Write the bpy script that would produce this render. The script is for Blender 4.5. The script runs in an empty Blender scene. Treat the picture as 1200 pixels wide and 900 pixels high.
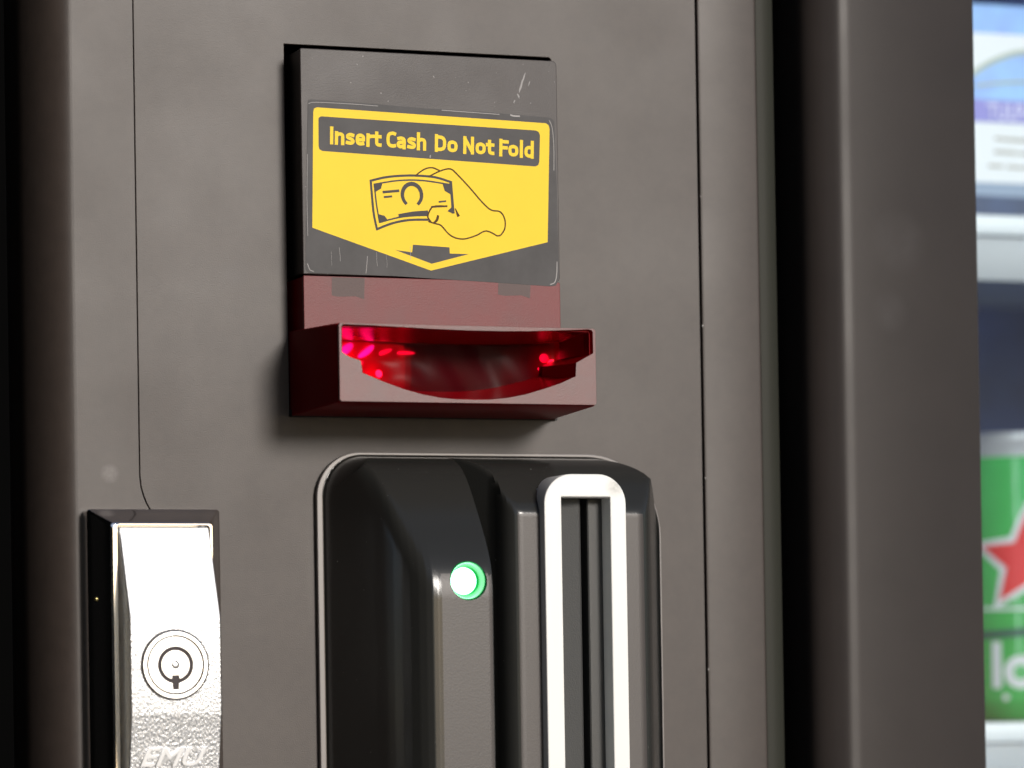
import bpy, bmesh, math, random
from mathutils import Vector, Matrix
R = math.radians
random.seed(4)
sc = bpy.context.scene
COL = sc.collection

# ------------------------------------------------------------------ camera, sky, sun, exposure
ZB = 1.2                        # height above the ground of the middle of the picture's panel
cam_d = bpy.data.cameras.new('camera'); cam = bpy.data.objects.new('camera', cam_d); COL.objects.link(cam)
th, pi_, ro = R(22), R(.8), -.016
F = Vector((math.sin(th)*math.cos(pi_), math.cos(th)*math.cos(pi_), math.sin(pi_)))
R0 = Vector((math.cos(th), -math.sin(th), 0)); U0 = R0.cross(F)
RR = R0*math.cos(ro) + U0*math.sin(ro); UU = U0*math.cos(ro) - R0*math.sin(ro)
M = Matrix((RR, UU, -F)).transposed().to_4x4()
M.translation = Vector((-.44221, -1.16476, ZB-.10865))
cam.matrix_world = M
cam_d.lens = 134.7; cam_d.sensor_width = 36; cam_d.shift_y = .25583
cam_d.clip_start = .05; cam_d.clip_end = 400
cam_d.dof.use_dof = True; cam_d.dof.focus_distance = 1.235; cam_d.dof.aperture_fstop = 9
sc.camera = cam

SUN_AZ, SUN_EL = R(14), R(16)    # azimuth measured from the panel's normal towards +x
sdir = Vector((math.sin(SUN_AZ)*math.cos(SUN_EL), -math.cos(SUN_AZ)*math.cos(SUN_EL), math.sin(SUN_EL)))
w = bpy.data.worlds.new('World'); sc.world = w; w.use_nodes = True
nt = w.node_tree; bg = nt.nodes['Background']
sky = nt.nodes.new('ShaderNodeTexSky'); sky.sky_type = 'NISHITA'; sky.sun_disc = False
sky.sun_elevation = SUN_EL; sky.sun_rotation = math.pi - SUN_AZ
sky.dust_density = .6; sky.air_density = .8; sky.ozone_density = 2.0
nt.links.new(sky.outputs[0], bg.inputs[0]); bg.inputs[1].default_value = .08
sd = bpy.data.lights.new('sun', 'SUN'); sun = bpy.data.objects.new('sun', sd); COL.objects.link(sun)
sd.energy = 2.75; sd.angle = R(13); sd.color = (1, .94, .875)
sun.rotation_euler = sdir.to_track_quat('Z', 'Y').to_euler(); sun.location = (1, -4, 4)
sc.view_settings.view_transform = 'Standard'; sc.view_settings.look = 'None'
sc.view_settings.exposure = .12; sc.view_settings.gamma = 1
sc.render.engine = 'CYCLES'
sc.cycles.max_bounces = 10; sc.cycles.transparent_max_bounces = 12
sc.cycles.caustics_refractive = False; sc.cycles.caustics_reflective = False
sc.cycles.sample_clamp_indirect = 6

# ------------------------------------------------------------------ materials
def mat(name, base, rough=.5, metal=0, spec=.5, bump=0, bscale=1500, mottle=0, mscale=30, trans=0, ior=1.5,
        emit=None, estr=0, coat=0, rvar=0, aniso=None, mottle_col=None):
    m = bpy.data.materials.new(name); m.use_nodes = True
    n = m.node_tree.nodes; l = m.node_tree.links; p = n['Principled BSDF']
    p.inputs['Base Color'].default_value = (*base, 1); p.inputs['Roughness'].default_value = rough
    p.inputs['Metallic'].default_value = metal; p.inputs['Specular IOR Level'].default_value = spec
    p.inputs['Transmission Weight'].default_value = trans; p.inputs['IOR'].default_value = ior
    p.inputs['Coat Weight'].default_value = coat
    if emit: p.inputs['Emission Color'].default_value = (*emit, 1); p.inputs['Emission Strength'].default_value = estr
    tc = n.new('ShaderNodeTexCoord')
    if bump:
        t = n.new('ShaderNodeTexNoise'); t.inputs['Scale'].default_value = bscale; t.inputs['Detail'].default_value = 3
        b = n.new('ShaderNodeBump'); b.inputs['Strength'].default_value = bump; b.inputs['Distance'].default_value = .0002
        l.new(tc.outputs['Object'], t.inputs['Vector']); l.new(t.outputs['Fac'], b.inputs['Height']); l.new(b.outputs[0], p.inputs['Normal'])
    if mottle:
        t = n.new('ShaderNodeTexNoise'); t.inputs['Scale'].default_value = mscale; t.inputs['Detail'].default_value = 7; t.inputs['Roughness'].default_value = .62
        r = n.new('ShaderNodeMapRange'); r.inputs[1].default_value = .3; r.inputs[2].default_value = .7
        mx = n.new('ShaderNodeMix'); mx.data_type = 'RGBA'
        c2 = mottle_col or tuple(min(1, c*(1+mottle)) for c in base)
        mx.inputs[6].default_value = (*(tuple(c*(1-mottle) for c in base) if not mottle_col else base), 1); mx.inputs[7].default_value = (*c2, 1)
        l.new(tc.outputs['Object'], t.inputs['Vector']); l.new(t.outputs['Fac'], r.inputs[0]); l.new(r.outputs[0], mx.inputs[0]); l.new(mx.outputs[2], p.inputs['Base Color'])
    if rvar:
        t = n.new('ShaderNodeTexNoise'); t.inputs['Scale'].default_value = 22; t.inputs['Detail'].default_value = 8
        r = n.new('ShaderNodeMapRange'); r.inputs[1].default_value = .3; r.inputs[2].default_value = .7
        r.inputs[3].default_value = rough-rvar; r.inputs[4].default_value = rough+rvar
        l.new(tc.outputs['Object'], t.inputs['Vector']); l.new(t.outputs['Fac'], r.inputs[0]); l.new(r.outputs[0], p.inputs['Roughness'])
    return m

def add_specks(m, scale, thr, col, mix=.8):
    """sparse pale specks of dust and chips"""
    n = m.node_tree.nodes; l = m.node_tree.links; p = n['Principled BSDF']
    tc = n.new('ShaderNodeTexCoord'); v = n.new('ShaderNodeTexNoise'); v.inputs['Scale'].default_value = scale; v.inputs['Detail'].default_value = 2
    r = n.new('ShaderNodeMapRange'); r.inputs[1].default_value = thr; r.inputs[2].default_value = thr+.03; r.inputs[4].default_value = mix
    mx = n.new('ShaderNodeMix'); mx.data_type = 'RGBA'; mx.inputs[7].default_value = (*col, 1)
    s = p.inputs['Base Color']
    if s.is_linked: l.new(s.links[0].from_socket, mx.inputs[6])
    else: mx.inputs[6].default_value = s.default_value
    l.new(tc.outputs['Object'], v.inputs['Vector']); l.new(v.outputs['Fac'], r.inputs[0]); l.new(r.outputs[0], mx.inputs[0]); l.new(mx.outputs[2], s)

def add_smudge(m, centre, rad, col, strength=.5, nscale=400):
    """one rubbed spot with a shape of its own (object coordinates in metres)"""
    n = m.node_tree.nodes; l = m.node_tree.links; p = n['Principled BSDF']
    tc = n.new('ShaderNodeTexCoord')
    vm = n.new('ShaderNodeVectorMath'); vm.operation = 'DISTANCE'; vm.inputs[1].default_value = centre
    ns = n.new('ShaderNodeTexNoise'); ns.inputs['Scale'].default_value = nscale; ns.inputs['Detail'].default_value = 4
    a = n.new('ShaderNodeMapRange'); a.inputs[1].default_value = rad; a.inputs[2].default_value = rad*.3
    b = n.new('ShaderNodeMath'); b.operation = 'MULTIPLY'
    b2 = n.new('ShaderNodeMath'); b2.operation = 'MULTIPLY'; b2.inputs[1].default_value = strength*2
    mx = n.new('ShaderNodeMix'); mx.data_type = 'RGBA'; mx.inputs[7].default_value = (*col, 1)
    s = p.inputs['Base Color']
    if s.is_linked: l.new(s.links[0].from_socket, mx.inputs[6])
    else: mx.inputs[6].default_value = s.default_value
    l.new(tc.outputs['Object'], vm.inputs[0]); l.new(tc.outputs['Object'], ns.inputs['Vector']); l.new(vm.outputs['Value'], a.inputs[0])
    l.new(a.outputs[0], b.inputs[0]); l.new(ns.outputs['Fac'], b.inputs[1]); l.new(b.outputs[0], b2.inputs[0]); l.new(b2.outputs[0], mx.inputs[0]); l.new(mx.outputs[2], s)

BROWN = (.052, .040, .034)
coat_panel = mat('powder_coat_panel', BROWN, .43, spec=.42, bump=.22, bscale=2600, mottle=.10, mscale=190, rvar=.03)
coat_trim = mat('powder_coat_trim', (.052, .040, .034), .43, spec=.42, bump=.22, bscale=2600, mottle=.10, mscale=190, rvar=.03)
coat_frame = mat('powder_coat_frame', (.036, .029, .026), .44, spec=.34, bump=.22, bscale=2600, mottle=.06, mscale=40, rvar=.04)
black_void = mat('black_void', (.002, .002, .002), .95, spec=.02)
black_rubber = mat('black_rubber', (.012, .012, .012), .7, spec=.25, bump=.2)
olive_edge = mat('olive_gasket', (.024, .024, .017), .55, spec=.2, bump=.2)
plate_mat = mat('cover_plate_plastic', (.050, .041, .039), .45, spec=.42, bump=.3, bscale=2600, mottle=.07, mscale=60, rvar=.06)
add_specks(plate_mat, 700, .74, (.45, .43, .42), .7)
side_black = mat('black_plastic_side', (.010, .009, .009), .4, spec=.3, bump=.15)
gloss_black = mat('reader_black_plastic', (.027, .027, .025), .2, spec=.5, bump=.06, bscale=2600, rvar=.05)
add_specks(gloss_black, 900, .76, (.30, .30, .29), .5)
facet_mat = mat('reader_inner_plastic', (.05, .05, .048), .4, bump=.3, bscale=2600)
white_frame = mat('white_gloss_frame', (.86, .86, .83), .3, bump=.04, bscale=900, coat=.3)
add_smudge(white_frame, (.0295, -.038, .181), .0036, (.45, .45, .43), .6, 900)
chrome = mat('chrome', (.86, .85, .85), .13, metal=1, bump=.03, bscale=600, rvar=.04)
chrome_tex = mat('hammered_chrome', (.92, .92, .92), .40, metal=1)
n = chrome_tex.node_tree.nodes; l = chrome_tex.node_tree.links
tc = n.new('ShaderNodeTexCoord'); vn = n.new('ShaderNodeTexNoise'); vn.inputs['Scale'].default_value = 1500; vn.inputs['Detail'].default_value = 3
mp = n.new('ShaderNodeMapping'); mp.inputs['Scale'].default_value = (1.25, 1, .62)
bp = n.new('ShaderNodeBump'); bp.inputs['Strength'].default_value = .6; bp.inputs['Distance'].default_value = .0006
l.new(tc.outputs['Object'], mp.inputs[0]); l.new(mp.outputs[0], vn.inputs['Vector']); l.new(vn.outputs['Fac'], bp.inputs['Height']); l.new(bp.outputs[0], n['Principled BSDF'].inputs['Normal'])
chrome_soft = mat('satin_chrome', (.88, .87, .85), .28, metal=1, bump=.05, bscale=1500)
dark_key = mat('keyway_dark', (.03, .018, .02), .6)
red_frost = mat('frosted_red_face', (.175, .055, .053), .42, spec=.5, bump=.3, bscale=2600, mottle=1, mscale=75, mottle_col=(.14, .075, .072))
red_plate = mat('frosted_red_plate', (.17, .020, .022), .45, spec=.38, bump=.3, bscale=2600, mottle=1, mscale=60, mottle_col=(.14, .032, .033))
red_gloss = mat('clear_red_housing', (.21, .001, .004), .3, spec=.04, bump=.05, bscale=300)
red_inner = mat('red_funnel_plastic', (.36, .002, .006), .25, spec=.3, trans=.1, bump=.1, bscale=120)
residue = mat('label_residue', (.10, .065, .06), .6, bump=.3, bscale=1800)
yellow = mat('printed_yellow', (.92, .62, .016), .5, spec=.25, mottle=.03, mscale=40)
dark_print = mat('printed_charcoal', (.050, .045, .045), .5, spec=.2, mottle=.12, mscale=70)
brown_ink = mat('printed_line', (.085, .045, .015), .6, spec=.15)
scratch_mat = mat('pale_scratch', (.33, .31, .30), .5)
green_tube = mat('green_led_tube', (.0, .16, .035), .15, spec=.6, emit=(.0, .75, .16), estr=.07)
led_mat = mat('lit_led_lens', (.7, 1, .8), .3, emit=(.32, 1, .5), estr=9)
red_glint = mat('red_glint_glow', (.6, .003, .012), .3, emit=(1, .03, .55), estr=4.5)  # glow put in for the magenta reflections inside the money slot
red_glint2 = mat('dim_red_glint_glow', (.6, .003, .010), .3, emit=(1, .02, .12), estr=2.2)  # weaker glow for the fainter red reflections

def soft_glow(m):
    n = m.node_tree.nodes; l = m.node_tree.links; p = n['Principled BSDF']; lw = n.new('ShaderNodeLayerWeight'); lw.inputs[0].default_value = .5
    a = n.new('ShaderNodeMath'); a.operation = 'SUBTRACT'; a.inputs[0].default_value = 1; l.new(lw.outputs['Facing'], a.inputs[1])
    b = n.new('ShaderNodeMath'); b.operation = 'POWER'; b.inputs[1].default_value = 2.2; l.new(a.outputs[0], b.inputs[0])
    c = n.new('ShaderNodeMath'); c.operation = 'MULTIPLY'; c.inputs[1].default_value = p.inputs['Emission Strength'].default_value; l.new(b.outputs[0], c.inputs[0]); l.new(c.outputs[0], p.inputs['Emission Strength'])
soft_glow(red_glint); soft_glow(red_glint2)

# sticker film: charcoal with ragged pale worn edges
sticker_mat = mat('sticker_film', (.050, .047, .048), .45, spec=.22, bump=.12, bscale=250, mottle=.25, mscale=80)
def worn_edges(m):
    n = m.node_tree.nodes; l = m.node_tree.links; p = n['Principled BSDF']
    tc = n.new('ShaderNodeTexCoord'); sp = n.new('ShaderNodeSeparateXYZ'); l.new(tc.outputs['Generated'], sp.inputs[0])
    def edge(s):
        a = n.new('ShaderNodeMath'); a.operation = 'SUBTRACT'; a.inputs[1].default_value = .5; l.new(s, a.inputs[0])
        b = n.new('ShaderNodeMath'); b.operation = 'ABSOLUTE'; l.new(a.outputs[0], b.inputs[0]); return b.outputs[0]
    mxm = n.new('ShaderNodeMath'); mxm.operation = 'MAXIMUM'; l.new(edge(sp.outputs['X']), mxm.inputs[0]); l.new(edge(sp.outputs['Z']), mxm.inputs[1])
    ns = n.new('ShaderNodeTexNoise'); ns.inputs['Scale'].default_value = 420; ns.inputs['Detail'].default_value = 5; l.new(tc.outputs['Object'], ns.inputs['Vector'])
    k = n.new('ShaderNodeMath'); k.operation = 'MULTIPLY_ADD'; k.inputs[1].default_value = .035; l.new(ns.outputs['Fac'], k.inputs[0]); l.new(mxm.outputs[0], k.inputs[2])
    r = n.new('ShaderNodeMapRange'); r.inputs[1].default_value = .508; r.inputs[2].default_value = .522; r.inputs[4].default_value = .8; l.new(k.outputs[0], r.inputs[0])
    mx = n.new('ShaderNodeMix'); mx.data_type = 'RGBA'; mx.inputs[7].default_value = (.42, .40, .39, 1)
    s = p.inputs['Base Color']; l.new(s.links[0].from_socket, mx.inputs[6]); l.new(r.outputs[0], mx.inputs[0]); l.new(mx.outputs[2], s)
worn_edges(sticker_mat)


add_smudge(coat_trim, (-.2572, -.35, 1.1645), .0034, (.22, .20, .19), .4, 700)
add_smudge(coat_frame, (.0245, -.348, 1.246), .012, (.07, .062, .06), .3, 150)
add_smudge(coat_frame, (.0205, -.348, 1.222), .008, (.07, .062, .06), .3, 150)
add_smudge(coat_panel, (-.215, -.35, 1.228), .006, (.06, .05, .048), .4, 200)
add_smudge(coat_panel, (-.10, -.35, 1.04), .02, (.11, .095, .088), .35, 60)

# ------------------------------------------------------------------ helpers (all sizes in millimetres on the panel: x right, d out of the panel, z up)
def W(x, d, z): return Vector((x*.001, -d*.001, ZB + z*.001))
def empty(name, loc, label=None, cat=None, group=None):
    o = bpy.data.objects.new(name, None); COL.objects.link(o); o.location = loc; o.empty_display_size = .02
    if label: o['label'] = label
    if cat: o['category'] = cat
    if group: o['group'] = group
    return o
def root_loc(parent):
    v = Vector((0, 0, 0))
    while parent is not None: v = v + parent.location; parent = parent.parent
    return v
def link_mesh(name, me, m, parent=None, smooth=None):
    """me has vertices in world metres"""
    off = root_loc(parent)
    if off.length: me.transform(Matrix.Translation(-off))
    o = bpy.data.objects.new(name, me); COL.objects.link(o)
    if parent is not None: o.parent = parent
    if m: me.materials.append(m)
    if smooth is not None:
        for p in me.polygons: p.use_smooth = True
        me.set_sharp_from_angle(angle=R(smooth))
    me.update(); return o
def raw(name, verts, faces, m, parent=None, smooth=None):
    me = bpy.data.meshes.new(name); me.from_pydata([tuple(v) for v in verts], [], faces); me.validate()
    bm = bmesh.new(); bm.from_mesh(me); bmesh.ops.recalc_face_normals(bm, faces=bm.faces); bm.to_mesh(me); bm.free()
    return link_mesh(name, me, m, parent, smooth)
def curve_mesh(name, loops, ext, bev, res=2):
    cu = bpy.data.curves.new(name, 'CURVE'); cu.dimensions = '2D'; cu.fill_mode = 'BOTH'
    for lp in loops:
        s = cu.splines.new('POLY'); s.points.add(len(lp)-1); s.use_cyclic_u = True
        for p, (x, z) in zip(s.points, lp): p.co = (x, z, 0, 1)
    cu.extrude = max(ext-bev, 0); cu.bevel_depth = bev; cu.bevel_resolution = res; cu.offset = -bev
    o = bpy.data.objects.new(name, cu); COL.objects.link(o)
    dg = bpy.context.evaluated_depsgraph_get(); me = bpy.data.meshes.new_from_object(o.evaluated_get(dg)); 
    bpy.data.objects.remove(o); bpy.data.curves.remove(cu); me.name = name; me.materials.clear(); return me
def plate(name, loops, d0, d1, m, parent=None, bev=0, smooth=None, res=2):
    me = curve_mesh(name, loops, (d1-d0)/2, bev, res); dm = (d0+d1)/2
    for v in me.vertices: v.co = W(v.co.x, dm+v.co.z, v.co.y)
    return link_mesh(name, me, m, parent, smooth)
def flat(name, loops, d, m, parent=None):
    me = curve_mesh(name, loops, 0, 0)
    for v in me.vertices: v.co = W(v.co.x, d, v.co.y)
    return link_mesh(name, me, m, parent)
def rrect(x0, x1, z0, z1, r, seg=6):
    rs = r if isinstance(r, (list, tuple)) else (r,)*4     # bl, br, tr, tl
    out = []
    for (cx, cz, a0, q) in ((x0, z0, 180, 0), (x1, z0, 270, 1), (x1, z1, 0, 2), (x0, z1, 90, 3)):
        rr = rs[q]; sx = 1 if cx == x0 else -1; sz = 1 if cz == z0 else -1
        if rr <= 0: out.append((cx, cz)); continue
        for k in range(seg+1):
            a = R(a0+90*k/seg); out.append((cx+sx*rr+rr*math.cos(a), cz+sz*rr+rr*math.sin(a)))
    return out
def circle(cx, cz, r, n=48, a0=0): return [(cx+r*math.cos(a0+2*math.pi*k/n), cz+r*math.sin(a0+2*math.pi*k/n)) for k in range(n)]
def loft(name, loops, m, parent=None, cap0=True, cap1=True, smooth=30):
    """loops: list of (list of (x, z), d)"""
    vs = []; fs = []; n = len(loops[0][0])
    for lp, d in loops:
        for q in lp: vs.append(W(q[0], d if len(q) < 3 else q[2], q[1]))
    for j in range(len(loops)-1):
        for i in range(n):
            a = j*n+i; b = j*n+(i+1) % n; fs.append((a, b, b+n, a+n))
    if cap0: fs.append(tuple(range(n)))
    if cap1: fs.append(tuple(range((len(loops)-1)*n, len(loops)*n)))
    return raw(name, vs, fs, m, parent, smooth)
def zsweep(name, prof, z0, z1, m, parent=None, smooth=25):
    """closed profile in (x, d) carried straight up"""
    n = len(prof); vs = [W(x, d, z0) for x, d in prof]+[W(x, d, z1) for x, d in prof]
    fs = [(i, (i+1) % n, n+(i+1) % n, n+i) for i in range(n)]+[tuple(range(n)), tuple(range(n, 2*n))]
    return raw(name, vs, fs, m, parent, smooth)
def box(name, x0, x1, d0, d1, z0, z1, m, parent=None, bev=0):
    o = zsweep(name, [(x0, d0), (x1, d0), (x1, d1), (x0, d1)], z0, z1, m, parent, None)
    if bev:
        bm = bmesh.new(); bm.from_mesh(o.data); bmesh.ops.bevel(bm, geom=bm.edges[:], offset=bev*.001, segments=2, affect='EDGES', profile=.5); bm.to_mesh(o.data); bm.free()
        for p in o.data.polygons: p.use_smooth = True
        o.data.set_sharp_from_angle(angle=R(40))
    return o
def smooth_line(pts, n=4):
    if len(pts) < 3: return pts
    out = []
    for i in range(len(pts)-1):
        p0 = pts[max(i-1, 0)]; p1 = pts[i]; p2 = pts[i+1]; p3 = pts[min(i+2, len(pts)-1)]
        for k in range(n):
            t = k/n
            out.append(tuple(.5*((2*p1[c])+(-p0[c]+p2[c])*t+(2*p0[c]-5*p1[c]+4*p2[c]-p3[c])*t*t+(-p0[c]+3*p1[c]-3*p2[c]+p3[c])*t**3) for c in (0, 1)))
    out.append(pts[-1]); return out
def strokes(name, lines, d, m, parent=None, step=.012):
    """lines: (points, width); flat ink strips, each a hair above the last"""
    vs = []; fs = []
    for li, (pts, wd) in enumerate(lines):
        n = len(pts); b0 = len(vs); P = [Vector(p) for p in pts]
        for i in range(n):
            t = (P[min(i+1, n-1)]-P[max(i-1, 0)]); t.normalize(); nn = Vector((-t.y, t.x))
            wi = wd(i/(n-1)) if callable(wd) else wd
            if 0 < i < n-1:
                a = (P[i+1]-P[i]).normalized(); wi /= max(.55, abs(a.dot(t)))
            closed = (P[0]-P[-1]).length < .02
            if closed and i in (0, n-1): t = (P[1]-P[-2]).normalized(); nn = Vector((-t.y, t.x))
            e = P[i] if closed else P[i]-t*wi*.35 if i == 0 else (P[i]+t*wi*.35 if i == n-1 else P[i])
            vs += [W(e.x+nn.x*wi/2, d+li*step, e.y+nn.y*wi/2), W(e.x-nn.x*wi/2, d+li*step, e.y-nn.y*wi/2)]
        for i in range(n-1): a = b0+2*i; fs.append((a, a+1, a+3, a+2))
    return raw(name, vs, fs, m, parent)

# ------------------------------------------------------------------ ground
gm = mat('concrete_paving', (.46, .43, .38), .85, mottle=.12, mscale=3, bump=.3, bscale=60)
g = raw('ground', [(-60, -60, 0), (60, -60, 0), (60, 60, 0), (-60, 60, 0)], [(0, 1, 2, 3)], gm)
g['kind'] = 'structure'

# ------------------------------------------------------------------ vending machine
vm = empty('vending_machine', (.15, .35, 0), 'brown powder coated vending machine with a glass door stile at the right', 'vending machine')
ZT, ZL = 640, -1120                 # top and bottom of the cabinet relative to the middle of the picture
# main panel with its notch round the lock and the cut-out of the bill acceptor
cut = [(-47.3, -16.8), (45.6, -16.8), (45.6, 102.4), (44.9, 103.1), (-47.3, 103.1)]
outer = [(98.2, ZL+20), (98.2, ZT-20), (-97.35, ZT-20), (-97.35, -36.0), (-97.0, -39.5), (-96.2, -42.3), (-95.3, -44.6), (-94.2, -46.6), (-91, -51), (-86, -56), (-86, -168), (-97.35, -180), (-97.35, ZL+20)]
plate('front_panel', [outer, cut], -1.6, 0, coat_panel, vm, .18, 30)
# left edge trim: flat strip, crease and a rounded return into the gap
seam = [(-97.7, -36.0), (-97.35, -39.7), (-96.55, -42.5), (-95.65, -44.8), (-94.5, -46.9), (-91.4, -51.3), (-88, -56), (-88, -167), (-97.7, -178)]
plate('edge_trim', [[(-117.6, ZL), (-97.7, ZL)][:2]+list(reversed(seam))+[(-97.7, ZT), (-117.6, ZT)]], -1.6, 0, coat_trim, vm)
prof = [(-117.62, -1.6), (-117.62, 0), (-118.2, -.04), (-118.8, -.15)]
x_, d_ = -118.8, -.15
for a in (18, 26, 33, 40, 46, 51, 56, 61, 65, 69, 73):
    x_ -= 1.11; d_ -= 1.11*math.tan(R(a)); prof.append((x_, d_))
prof += [(-131.1, -45), (-124, -45), (-120.5, -12), (-118.7, -2.6)]
tr = zsweep('edge_return', prof, ZL, ZT, coat_trim, vm, 34)
# strip behind the seam so it reads as a closed shadow gap
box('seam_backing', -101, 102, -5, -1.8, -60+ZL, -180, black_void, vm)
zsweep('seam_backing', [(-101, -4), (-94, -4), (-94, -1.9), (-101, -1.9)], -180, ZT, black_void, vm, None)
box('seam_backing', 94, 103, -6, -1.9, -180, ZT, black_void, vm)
# recess behind the bill acceptor
box('cutout_lining', -52, 50, -50, -40, -22, 110, black_void, vm)
# centre strip with rounded olive gasket edge
c = [(99.15, -6), (99.15, -.5), (99.3, -.22), (99.6, -.12), (100.5, 0), (119.6, 0), (120.3, -.15), (120.8, -.6), (121.2, -2.0), (121.4, -6)]
zsweep('centre_strip', c, ZL, ZT, coat_trim, vm, 25)
c = [(121.5, -8), (121.5, -1.8), (123.5, -1.5), (126.5, -1.9), (128.4, -3.0), (129.4, -5.2), (129.6, -9)]
zsweep('door_gasket', c, ZL, ZT, olive_edge, vm, 30)
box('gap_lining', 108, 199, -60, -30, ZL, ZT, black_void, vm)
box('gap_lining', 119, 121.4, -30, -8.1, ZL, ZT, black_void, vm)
# glass door stile: soft rounded left shoulder then a flat face
c = [(141.5, -30), (141.5, -16), (141.9, -13.2), (142.4, -9.4), (143.8, -6.9), (145.6, -4.8), (147.9, -3.0), (150.0, -1.6), (151.3, -.8), (152.2, -.4), (153.2, -.18), (155.0, 0), (155.8, 0), (157, -.1), (206.0, -4.4), (206.8, -5.0), (207.0, -6.0), (207.0, -34), (200, -34)]
zsweep('door_stile', c, ZL, ZT, coat_frame, vm, 40)
# small chips in the paint along the seam
for x, z, a in ((99.1, 15.6, .35), (99.2, -35.5, .25), (99.15, -99.6, .3), (99.1, 59, .2)):
    o = plate('paint_chip', [[(x-a*.6, z-a), (x+a*.9, z-a*.5), (x+a, z+a*.7), (x-a*.1, z+a*1.2)]], .0, .03, scratch_mat, vm)
# glass and the inside of the cabinet
gl = bpy.data.materials.new('clear_pane'); gl.use_nodes = True
n = gl.node_tree.nodes; l = gl.node_tree.links; n.remove(n['Principled BSDF'])
tr_ = n.new('ShaderNodeBsdfTransparent'); tr_.inputs[0].default_value = (.93, .96, .97, 1); gs = n.new('ShaderNodeBsdfGlossy'); gs.inputs['Roughness'].default_value = .02
fr = n.new('ShaderNodeFresnel'); fr.inputs[0].default_value = 1.25; mx = n.new('ShaderNodeMixShader')
l.new(fr.outputs[0], mx.inputs[0]); l.new(tr_.outputs[0], mx.inputs[1]); l.new(gs.outputs[0], mx.inputs[2]); l.new(mx.outputs[0], n['Material Output'].inputs[0])
box('glass_pane', 196, 900, -24, -20, ZL+120, ZT-40, gl, vm)
navy = mat('dark_blue_lining', (.035, .10, .38), .5, mottle=.6, mscale=14)
white_rail_m = mat('white_rail', (.72, .76, .80), .4)
grey_rail_m = mat('grey_shelf_front', (.40, .42, .45), .5, mottle=.05, mscale=30)
box('rear_lining', 110, 960, -470, -460, ZL, ZT, navy, vm)
box('side_lining', 108, 112, -460, -40, ZL, ZT, navy, vm)
box('side_lining', 955, 960, -460, -40, ZL, ZT, navy, vm)
def shelf(z, zr, front=-190):
    s = box('shelf', 114, 950, -455, front, z-6, z, grey_rail_m, vm)
    box('price_rail', 114, 950, front+.3, front+6, z-8, z, white_rail_m, s, .6)
    box('shelf_front', 114, 950, front+.3, front+3, zr, z-8.3, grey_rail_m, s, .4)
    return s
shelf(82.5, 56.5)
shelf(-121, -160)
shelf(300, 275)

lamp_m = mat('lit_cabinet_lamp', (.9, .95, 1), .4, emit=(.86, .94, 1), estr=12)
zsweep('lamp_tube', [(212+3.5*math.cos(R(a)), -46+3.5*math.sin(R(a))) for a in range(0, 360, 30)], -420, 420, lamp_m, vm, 60)
# cabinet carcass around it all
body_m = mat('cabinet_sheet', (.10, .088, .08), .5)
box('side_wall', -131, -127, -700, -31, ZL, ZT, body_m, vm)
box('side_wall', 961, 965, -700, -31, ZL, ZT, body_m, vm)
box('roof_panel', -131, 965, -700, 1, ZT+.3, ZT+20, body_m, vm)
box('rear_panel', -126, 960, -704, -700.5, ZL, ZT, body_m, vm)
box('plinth', -125, 960, -690, -15, -1199.5, ZL-.5, black_rubber, vm)
box('partition', 104, 107.5, -700, -62, ZL, ZT, black_void, vm)

# added dark cabinet: black band at the left edge, unseen front blocks light
nb = empty('light_blocking_cabinet', (-.4, .2, 0), 'matt black cabinet added at the far left to block light, seen as a dark band', 'cabinet')
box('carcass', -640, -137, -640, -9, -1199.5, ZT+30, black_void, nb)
box('light_blocker', -640, -322, -8.5, 600, -1180, ZT+25, black_void, nb)  # added slab out of view, blocks light from the left

# ------------------------------------------------------------------ goods behind the glass
ct = empty('carton', W(345, -225, 82.6), 'pale blue and white printed carton on the upper shelf behind the glass', 'carton')
pk = mat('carton_print_blue', (.24, .36, .86), .5, mottle=.25, mscale=40, mottle_col=(.32, .62, .95))
pw = mat('carton_print_white', (.84, .86, .90), .5); pv = mat('carton_print_violet', (.28, .26, .68), .5); pd = mat('carton_shade_navy', (.03, .06, .16), .5, mottle=.4, mscale=40)
pg = mat('carton_print_grey', (.42, .48, .42), .5); pl = mat('carton_letter', (.75, .74, .95), .5)
box('box_body', 300, 420, -290, -200, 82.8, 170.5, pk, ct, .6)
def text_mesh(name, body, x, z, size, d, m, parent, sx=1, bold=.02, shear=0, rot=0, ext=0, spacing=1):
    cu = bpy.data.curves.new(name, 'FONT'); cu.body = body; cu.size = size; cu.offset = bold*size; cu.shear = shear; cu.extrude = ext; cu.space_character = spacing
    cu.resolution_u = 4
    if ext: cu.bevel_depth = .12; cu.bevel_resolution = 1
    o = bpy.data.objects.new(name, cu); COL.objects.link(o)
    dg = bpy.context.evaluated_depsgraph_get(); me = bpy.data.meshes.new_from_object(o.evaluated_get(dg))
    bpy.data.objects.remove(o); bpy.data.curves.remove(cu); me.materials.clear()
    c, s_ = math.cos(rot), math.sin(rot)
    dd = d if callable(d) else (lambda zz: d)
    for v in me.vertices:
        a, b, e = v.co.x*sx, v.co.y, v.co.z; X = x+a*c-b*s_; Z = z+a*s_+b*c
        v.co = W(X, dd(Z)+e, Z)
    return link_mesh(name, me, m, parent)
flat('white_band', [[(300.6, 158.5), (419, 158.5), (419, 146), (360, 153.5), (338, 152), (328, 149.5), (318, 144.5), (300.6, 132)]], -199.7, pw, ct)
strokes('arc_line', [(smooth_line([(306, 135), (318, 144.2), (328, 149), (338, 151.6), (360, 153)]), 2.2), (smooth_line([(316, 137), (326, 138.5), (340, 139.5), (360, 139)]), 1.2)], -199.5, pg, ct)
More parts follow.
